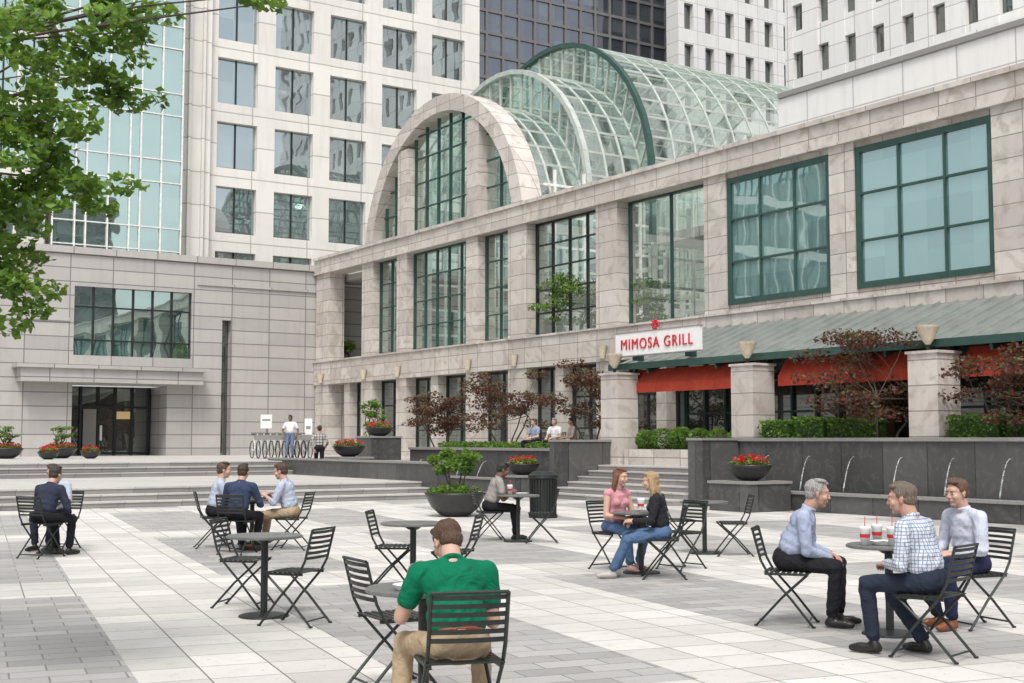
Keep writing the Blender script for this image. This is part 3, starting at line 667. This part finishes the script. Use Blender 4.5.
def hairm(c_):
    k=('h',c_)
    if k not in cache:
        m,nt,b=nm('hair_%d'%len(cache)); tc=N(nt,'ShaderNodeTexCoord').outputs['Object']
        mp=N(nt,'ShaderNodeMapping'); mp.inputs['Scale'].default_value=(1,1,.18); L(nt,tc,mp.inputs['Vector'])
        f=ramp(nt,noise(nt,mp.outputs[0],110,4,.7),.3,.7); L(nt,mixc(nt,f,[x*.4 for x in c_],[min(1,x*1.25) for x in c_]),b.inputs['Base Color']); b.inputs['Roughness'].default_value=.5
        bump(nt,f,b,.7,.006); cache[k]=m
    return cache[k]
def shoem(c_):
    k=('s',c_)
    if k not in cache: cache[k]=mat('leather_%d'%len(cache),c_,.35,var=.1)
    return cache[k]
def person(name,loc,rz,top,bottom,hair,skin='a',shoe=(.015,.013,.012),sleeve='long',lean=8,pelz=.55,ankles=None,wrists=None,yaw=0,pitch=-5,roll=0,neck=None,scale=1.0,fem=False,longhair=False,vox=.014,check=None,elb=None,stand=False,curl=35,belt=None,heavy=1.0):
    e=group(name,loc,rz); e.scale=(scale,)*3
    V3=Vector; pel=V3((0,0,pelz)); La=rad(lean); up=V3((0,math.sin(La),math.cos(La))); fw=V3((0,math.cos(La),-math.sin(La)))
    Rt=np.array([[1,0,0],[0,math.cos(La),math.sin(La)],[0,-math.sin(La),math.cos(La)]])
    nb=pel+up*.475; sw=.16 if fem else .188
    T=lambda y,z:(pel+up*z+fw*y)
    k=.92 if fem else 1; h_=heavy if not fem else .94
    TOP=[];BOT=[];SKN=[];SHO=[]
    BOT.append(('ell',T(0,.0)[:],(.168*h_,.12*h_,.115),Rt,'bottom'))
    TOP+=[('ell',T(.012,.11)[:],(.163*h_,.128*h_,.10),Rt,'top'),('ell',T(.016,.17)[:],(.163*h_,.133*h_,.13),Rt,'top'),('ell',T(.012,.26)[:],(.168*k,.125*k,.15),Rt,'top'),('ell',T(.0,.345)[:],(.19*k,.115*k,.125),Rt,'top')]
    if fem:
        for sx in(-.07,.07): TOP.append(('ell',(T(.085,.31)+V3((sx,0,0)))[:],(.06,.055,.06),Rt,'top'))
    if belt: BOT.append(('ell',T(.008,.055)[:],(.172*h_,.134*h_,.022),Rt,'belt'))
    hd=neck if neck is not None else lean*.6; Na=rad(hd); nup=V3((0,math.sin(Na),math.cos(Na)))
    H=nb+nup*.095
    SKN.append(('cap',(nb-up*.03)[:],.060*k,(H)[:],.054*k,'skin'))
    TOP.append(('cap',(nb-up*.045+V3((-.05,0,0)))[:],.05,(nb-up*.045+V3((.05,0,0)))[:],.05,'top'))
    if sleeve!='none' and not fem: TOP.append(('ell',(nb+up*.008)[:],(.07,.074,.026),Rt,'top'))
    hands=[]; J=[(T(.1,.08)[:],.14,1.1),(T(-.1,.1)[:],.14,1.0),(T(-.1,.3)[:],.1,.6)]
    for i,sx in enumerate((-1,1)):
        sh=nb-up*.07+V3((sx*sw,0,0)); TOP.append(('cap',(nb-up*.03+V3((sx*.05,-.01,0)))[:],.045,sh[:],.06,'top'))
        w_=V3(wrists[i]) if wrists else V3((sx*.14,.36,.66)); pole=V3(elb[i]) if elb else V3((sx*.7,-.6,-.8))
        el,w_=ik(sh,w_,.28,.25,pole); J+= [(el[:],.1,1.4),((sh-V3((0,-.03,.06)))[:],.09,.9)]
        if sleeve=='long': TOP+= [('cap',sh[:],.064*k,el[:],.053*k,'top'),('cap',el[:],.053*k,(el.lerp(w_,.92))[:],.039,'top')]; SKN.append(('cap',el.lerp(w_,.7)[:],.027,w_[:],.025,'skin'))
        elif sleeve=='roll': TOP+= [('cap',sh[:],.064*k,el[:],.053*k,'top'),('cap',el[:],.053*k,(el.lerp(w_,.28))[:],.05,'top')]; SKN.append(('cap',el[:],.042,w_[:],.026,'skin'))
        elif sleeve=='short': TOP+= [('cap',sh[:],.068*k,sh.lerp(el,.6)[:],.064*k,'top')]; SKN+=[('cap',sh.lerp(el,.4)[:],.05*k,el[:],.042*k,'skin'),('cap',el[:],.043*k,w_[:],.027,'skin')]
        else: SKN+= [('cap',sh[:],.052*k,el[:],.04*k,'skin'),('cap',el[:],.04*k,w_[:],.025,'skin')]
        f=(w_-el).normalized(); hands.append((w_,f,sx))
        hip=pel+V3((sx*.09,.0,-.012)); an=V3(ankles[i]) if ankles else V3((sx*.11,.44,.09))
        kp=V3((sx*.25,1,.6)) if not stand else V3((0,1,0)); kn,an=ik(hip,an,.435,.425,kp); J+= [(kn[:],.12,1.3),(an[:],.12,1.3),((hip+V3((0,.1,.03)))[:],.1,1.3)]
        BOT+= [('cap',hip[:],.086,kn[:],.064,'bottom'),('cap',kn[:],.064,(kn.lerp(an,.5))[:],.059,'bottom'),('cap',kn.lerp(an,.5)[:],.059,(kn.lerp(an,.9))[:],.055,'bottom')]
        fd=V3((sx*.15,1,0)).normalized()
        SHO+= [('cap',(an+V3((0,0,-.01)))[:],.036,(an-fd*.02-V3((0,0,.045)))[:],.04,'shoe'),('cap',(an-fd*.03-V3((0,0,.052)))[:],.035,(an+fd*.11-V3((0,0,.052)))[:],.037,'shoe'),('cap',(an+fd*.1-V3((0,0,.055)))[:],.036,(an+fd*.165-V3((0,0,.06)))[:],.027,'shoe')]
    mats={'top':fab(top,check),'bottom':fab(bottom),'skin':SK[skin],'shoe':shoem(shoe),'hair':hairm(hair),'lip':MISC['lip'],'eye':MISC['eye'],'pupil':MISC['pupil']}
    if belt: mats['belt']=shoem(belt)
    fo=random.uniform(1,6)
    if sleeve=='none': SKN.append(('ell',T(.0,.39)[:],(.12,.08,.06),Rt,'skin'))
    solid('shirt',TOP,vox,4,mats,e,fold=fo,joints=J); solid('trousers',BOT,vox,4,mats,e,fold=fo+1,joints=J); solid('neck_and_arms',SKN,vox,1,mats,e); solid('shoes',SHO,min(vox,.013),1,mats,e)
    hp=[]
    for (w_,f,sx) in hands:
        n_=V3((-sx*.55,.1,-.8)); n_=(n_-f*n_.dot(f)).normalized(); s_=f.cross(n_).normalized()
        if s_.dot(V3((-sx,0,.3)))<0: s_=-s_
        for o_,ln in ((.03,.92),(.010,1.03),(-.011,.97),(-.031,.78)):
            kn=w_+f*.088+s_*o_; hp.append(('cap',(w_+s_*o_*.4)[:],.017,kn[:],.0125,'skin'))
            p=kn
            for j,(l_,r1,r2) in enumerate(((.042,.0105,.0095),(.028,.0095,.0085),(.022,.0085,.0072))):
                a=rad(curl*(j+.6)); dd=f*math.cos(a)+n_*math.sin(a); q=p+dd*l_*ln; hp.append(('cap',p[:],r1,q[:],r2,'skin')); p=q
        b0=w_+f*.022+s_*.022; b1=b0+(f*.6+s_*.75+n_*.25).normalized()*.042; b2=b1+(f*.9+s_*.25+n_*.35).normalized()*.034; b3=b2+(f*.9+n_*.5).normalized()*.024
        hp+= [('cap',b0[:],.016,b1[:],.013,'skin'),('cap',b1[:],.012,b2[:],.0105,'skin'),('cap',b2[:],.0105,b3[:],.009,'skin'),('cap',(w_-f*.04)[:],.026,(w_+f*.01)[:],.021,'skin')]
    solid('hands',hp,.005 if vox<.0145 else .008,1,{'skin':SK[skin]},e)
    Rh=Matrix.Rotation(rad(yaw),3,'Z')@Matrix.Rotation(rad(pitch),3,'X')@Matrix.Rotation(rad(roll),3,'Y'); Rn=np.array(Rh)
    hc=H+nup*.045+Rh@V3((0,.022,0)); hs=1.0 if not fem else .95
    Pp=lambda x,y,z:(hc+Rh@(V3((x,y,z))*hs))[:]
    E=lambda x,y,z,a,b_,c_,l:('ell',Pp(x,y,z),(a*hs,b_*hs,c_*hs),Rn,l)
    hr=[E(0,-.012,.03,.075,.094,.086,'skin'),E(0,.026,-.025,.063,.064,.075,'skin'),E(0,.050,-.088,.030,.030,.024,'skin'),E(0,.028,-.066,.054,.045,.036,'skin'),E(0,.068,.034,.048,.020,.024,'skin'),E(-.038,.058,-.026,.024,.026,.026,'skin'),E(.038,.058,-.026,.024,.026,.026,'skin'),
        ('cap',Pp(0,.084,.012),.0075,Pp(0,.100,-.024),.0115,'skin'),E(-.011,.091,-.029,.008,.009,.007,'skin'),E(.011,.091,-.029,.008,.009,.007,'skin'),E(0,.078,-.052,.026,.013,.018,'skin'),
        E(0,.087,-.057,.021,.006,.0036,'lip'),E(0,.085,-.064,.018,.007,.0045,'lip'),
        ('cap',Pp(0,-.008,-.04),.054,(nb+up*.0)[:],.056,'skin')]
    for sx in(-1,1):
        hr+= [E(sx*.031,.078,.002,.0115,.0095,.0045,'eye'),E(sx*.031,.0845,.002,.005,.004,.0045,'pupil'),E(sx*.032,.080,.0105,.0145,.0085,.0045,'skin'),E(sx*.032,.084,.023,.019,.006,.0038,'hair'),E(sx*.075,-.006,-.008,.009,.015,.027,'skin'),E(sx*.080,-.012,.004,.005,.013,.017,'skin')]
    hr+= [E(0,-.026,.048,.082,.098,.081,'hair'),E(0,-.052,-.005,.072,.062,.066,'hair'),E(-.063,-.010,.034,.019,.043,.034,'hair'),E(.063,-.010,.034,.019,.043,.034,'hair'),E(-.012,.038,.098,.054,.042,.020,'hair'),E(.02,.0,.112,.055,.06,.022,'hair')]
    if longhair:
        for a in (-1,-.5,0,.5,1):
            hr+= [('cap',Pp(a*.064,-.05+.03*abs(a),.02),.036,Pp(a*.084,-.085+.05*abs(a),-.1),.036,'hair'),('cap',Pp(a*.084,-.085+.05*abs(a),-.1),.036,Pp(a*.09,-.10+.06*abs(a),-.2-.02*abs(a)),.022,'hair')]
    solid('head',hr,.0045 if vox<.0145 else .0065,1,mats,e,hairn=hc[:])
    return e
def seated(r,d,phi,top,bottom,hair,ch=True,**k):
    nm_=k.pop('name','seated_man')
    if ch: chair(r,d,phi)
    return person(nm_,W(r,d,.004),face_rot(phi),top,bottom,hair,**k)
LB=(.34,.39,.52); KH=(.38,.29,.19); NV=(.02,.026,.045); BK=(.014,.014,.018); JN=(.08,.14,.25); GY=(.30,.28,.26)
LB2=(.42,.47,.57)
seated(rp(460,6.9),6.9,-14,(.0,.14,.07),KH,(.10,.052,.03),sleeve='short',lean=25,neck=44,pitch=-34,yaw=16,skin='a',shoe=(.03,.02,.015),
  wrists=[(-.20,.40,.86),(.13,.36,.78)],elb=[(-.35,-.5,-.9),(.35,-.5,-.9)],ankles=[(-.27,.36,.09),(.2,.3,.09)],vox=.010,belt=(.22,.05,.03),curl=45,heavy=1.06,scale=.97)
seated(rp(784,11.5),11.5,108,LB,BK,(.36,.34,.33),lean=24,neck=24,pitch=-8,yaw=8,wrists=[(-.03,.36,.60),(.05,.37,.57)],ankles=[(-.12,.42,.09),(.12,.38,.09)],vox=.011,skin='c',heavy=1.08,scale=1.02)
seated(rp(927,9.75),9.75,-48,(.56,.59,.64),NV,(.17,.13,.10),lean=18,neck=20,pitch=-5,yaw=18,check=((.10,.15,.27),.026),sleeve='long',wrists=[(-.1,.30,.66),(.14,.30,.66)],ankles=[(-.13,.40,.09),(.12,.12,.09)],vox=.011,skin='c',heavy=1.06,scale=1.02)
seated(rp(970,11.35),11.35,-112,(.52,.55,.64),(.018,.025,.06),(.13,.07,.04),shoe=(.2,.07,.03),lean=14,neck=16,pitch=-6,yaw=4,wrists=[(-.1,.33,.64),(.1,.33,.64)],ankles=[(-.12,.36,.09),(.12,.30,.09)],vox=.011)
seated(rp(612,16.3),16.3,142,(.58,.27,.31),JN,(.20,.08,.045),name='seated_woman',fem=True,longhair=True,sleeve='none',lean=12,neck=10,yaw=14,pitch=-6,wrists=[(-.08,.34,.66),(.1,.34,.66)],scale=.99,ankles=[(-.1,.36,.09),(.1,.42,.09)],shoe=(.5,.3,.25),vox=.013)
seated(rp(662,15.3),15.3,-86,(.02,.02,.024),JN,(.45,.30,.16),name='seated_woman',fem=True,longhair=True,sleeve='long',lean=12,neck=12,yaw=-8,pitch=-4,wrists=[(-.08,.36,.68),(.1,.32,.66)],scale=.97,ankles=[(-.1,.62,.09),(.1,.56,.09)],shoe=(.4,.38,.36),vox=.013)
seated(rp(489,21),21,78,GY,BK,(.02,.015,.012),skin='b',sleeve='short',lean=20,neck=20,pitch=-22,wrists=[(-.1,.36,.76),(.1,.36,.76)],ankles=[(-.12,.48,.09),(.12,.4,.09)],vox=.015)
seated(rp(215,19.6),19.6,72,LB2,BK,(.1,.06,.035),sleeve='roll',lean=14,yaw=-5,wrists=[(-.1,.36,.76),(.1,.4,.76)],vox=.015)
seated(rp(239,18.6),18.6,12,(.035,.05,.10),BK,(.06,.035,.022),sleeve='roll',lean=16,neck=20,yaw=5,wrists=[(-.14,.38,.76),(.14,.38,.76)],vox=.015)
seated(rp(294,19.3),19.3,-80,LB2,KH,(.08,.045,.03),sleeve='roll',lean=16,neck=16,pitch=-10,wrists=[(-.1,.38,.78),(.1,.38,.78)],ankles=[(-.12,.55,.09),(.12,.48,.09)],shoe=(.2,.08,.04),vox=.015)
seated(rp(45,18.0),18.0,22,(.03,.035,.06),BK,(.05,.035,.025),lean=22,neck=26,pitch=-12,wrists=[(-.12,.38,.76),(.12,.38,.76)],vox=.015)
seated(rp(64,19.4),19.4,196,LB2,NV,(.06,.04,.03),sleeve='roll',lean=18,neck=22,pitch=-18,wrists=[(-.12,.38,.76),(.12,.38,.76)],vox=.015)
person('standing_man',W(rp(291,50),50,.904),face_rot(185),(.74,.74,.74),(.12,.17,.27),(.02,.015,.012),skin='b',sleeve='short',lean=2,pelz=.93,stand=True,ankles=[(-.11,.0,.09),(.12,.08,.09)],wrists=[(-.26,.1,.86),(.22,.22,1.0)],vox=.02)
person('walking_woman',W(rp(320,43),43,.454),face_rot(-15),(.42,.41,.40),BK,(.03,.02,.015),fem=True,sleeve='long',lean=3,pelz=.91,stand=True,ankles=[(-.08,.22,.10),(.09,-.2,.14)],wrists=[(-.2,-.1,.86),(.2,.16,.9)],check=((.02,.02,.02),.09),vox=.018,skin='c')
g=MB(); g.box(23.15,24.35,31.0,36.5,.9,1.02,'terr'); g.obj('terrace_platform')
for px,c_,hc_,fr_ in ((556,(.7,.7,.7),(.3,.28,.26),110),(574,(.5,.42,.4),(.06,.04,.03),70),(536,(.25,.3,.4),(.1,.06,.04),95),(616,(.6,.2,.2),(.08,.05,.03),90)):
    yy=min(36.2,at(px,23.75)); 
    if 30.6<yy: 
        person('seated_man',(23.75,yy,1.02),rad(fr_),c_,BK,hc_,lean=8,vox=.018,sleeve='short')
        o=link(bpy.data.objects.new('bistro_chair',CM)); o.location=(23.75,yy,1.02); o.rotation_euler=(0,0,rad(fr_))
# ---------------------------------------------------------------- small things
def cup(r,d,z=.742,straw=True):
    g=MB(); g.lathe([(0,0),(.032,0),(.045,.13),(.047,.135),(.047,.145),(.04,.155),(0,.155)],'wpaint',16); g.lathe([(.039,.06),(.0425,.09),],'red',16)
    if straw: g.tube((0,0,.15),(.015,.01,.23),.004,'red',6)
    g.obj('drink_cup',loc=W(r,d,z),smooth=True)
cup(rp(862,10.8),10.8); cup(rp(874,11.05),11.05); cup(rp(889,10.75),10.75); cup(rp(510,20.8),20.8); cup(rp(640,15.9),15.9,straw=False)
def tray(r,d,z=.742,s_=.11):
    g=MB(); g.lathe([(0,.0),(s_*.8,0),(s_,.03),(s_*.97,.03),(s_*.78,.006),(0,.006)],'wpaint',12); g.lathe([(0,.03),(s_*.5,.022),(s_*.6,.008)],'brown',10); g.obj('food_tray',loc=W(r,d,z))
tray(rp(412,7.6),7.6); tray(rp(250,19.3),19.3); tray(rp(262,19.4),19.4); tray(rp(522,20.7),20.7); tray(rp(645,15.8),15.8); tray(rp(880,10.85),10.85)
e=group('litter_bin',W(rp(543,27.2),27.2,.0)); g=MB()
for i in range(28):
    t=2*math.pi*i/28; g.bar((.27*math.cos(t),.27*math.sin(t),.06),(.29*math.cos(t),.29*math.sin(t),.82),.035,.012,'black',up=(math.cos(t),math.sin(t),0))
g.lathe([(.25,.04),(.25,.8)],'bowl',24); g.lathe([(.27,.0),(.3,.0),(.3,.07),(.27,.07)],'black',24); g.lathe([(.29,.8),(.32,.82),(.31,.88),(.22,.95),(.13,.97),(.12,.93)],'black',24); g.obj('body',e,smooth=False)
def bike(loc,rz):
    e=group('bicycle',loc,rz); g=MB()
    for y in (-.5,.5):
        n=20; pts=[(0,y+.33*math.cos(2*math.pi*i/n),.34+.33*math.sin(2*math.pi*i/n)) for i in range(n+1)]; g.path(pts,.02,'black',5)
        for i in range(6): g.tube((0,y,.34),(0,y+.32*math.cos(i*1.047),.34+.32*math.sin(i*1.047)),.004,'cap',4)
    for a,b_ in [((0,-.5,.34),(0,-.15,.82)),((0,-.5,.34),(0,-.05,.3)),((0,-.05,.3),(0,-.18,.9)),((0,-.05,.3),(0,.36,.75)),((0,.36,.75),(0,-.14,.78)),((0,.5,.34),(0,.34,.95))]: g.tube(a,b_,.02,'whitefr',6)
    g.tube((-.26,.32,.98),(.26,.32,.98),.014,'black',6); g.box(-.07,.07,-.32,-.08,.9,.95,'black'); g.box(-.15,.15,.42,.66,.72,.92,'cap'); g.obj('frame_and_wheels',e)
for i in range(9):
    q=W(rp(256+6*i,50.5),50.5+.1*i,.9); bike(q,face_rot(155))
def post_sign(px,d,z0,w_,h_,zc,k):
    e=group('sign_post',W(rp(px,d),d,z0),face_rot(0)); g=MB(); g.tube((0,0,0),(0,0,zc+h_/2),.03,'cap',8); g.box(-w_/2,w_/2,-.06,-.032,zc-h_/2,zc+h_/2,k); g.box(-w_/2+.06,w_/2-.06,-.066,-.0605,zc+h_*.05,zc+h_*.18,'cap'); g.obj('panel',e)
post_sign(267,52,.9,.45,.55,1.45,'wpaint'); post_sign(309,51,.9,.3,.9,1.1,'wpaint')
# ---------------------------------------------------------------- light, world, camera
w=bpy.data.worlds.new('World'); scene.world=w; w.use_nodes=True; nt=w.node_tree; bg=nt.nodes['Background']
sky=nt.nodes.new('ShaderNodeTexSky'); sky.sky_type='NISHITA'; sky.sun_disc=False; sky.sun_elevation=rad(58); sky.sun_rotation=rad(217); sky.dust_density=3
hs=nt.nodes.new('ShaderNodeHueSaturation'); hs.inputs['Saturation'].default_value=.25; hs.inputs['Value'].default_value=1.6
nt.links.new(sky.outputs[0],hs.inputs['Color']); nt.links.new(hs.outputs[0],bg.inputs['Color']); bg.inputs['Strength'].default_value=.15
sl=bpy.data.lights.new('sun','SUN'); sl.energy=2.1; sl.angle=rad(16); sl.color=(1,.965,.91); so=link(bpy.data.objects.new('sun',sl))
dv=Vector((.6*math.cos(rad(58)),.8*math.cos(rad(58)),-math.sin(rad(58)))); so.rotation_euler=dv.to_track_quat('-Z','Y').to_euler(); so.location=(0,0,50)
cam=bpy.data.cameras.new('camera'); cam.lens=1300/1024*36; cam.sensor_width=36; cam.clip_end=2000; cam.clip_start=.1
co=link(bpy.data.objects.new('camera',cam)); co.location=(0,0,1.6); co.rotation_euler=(rad(90+4.35),0,-rad(33.23)); scene.camera=co
scene.view_settings.view_transform='Standard'; scene.view_settings.look='None'; scene.view_settings.exposure=0
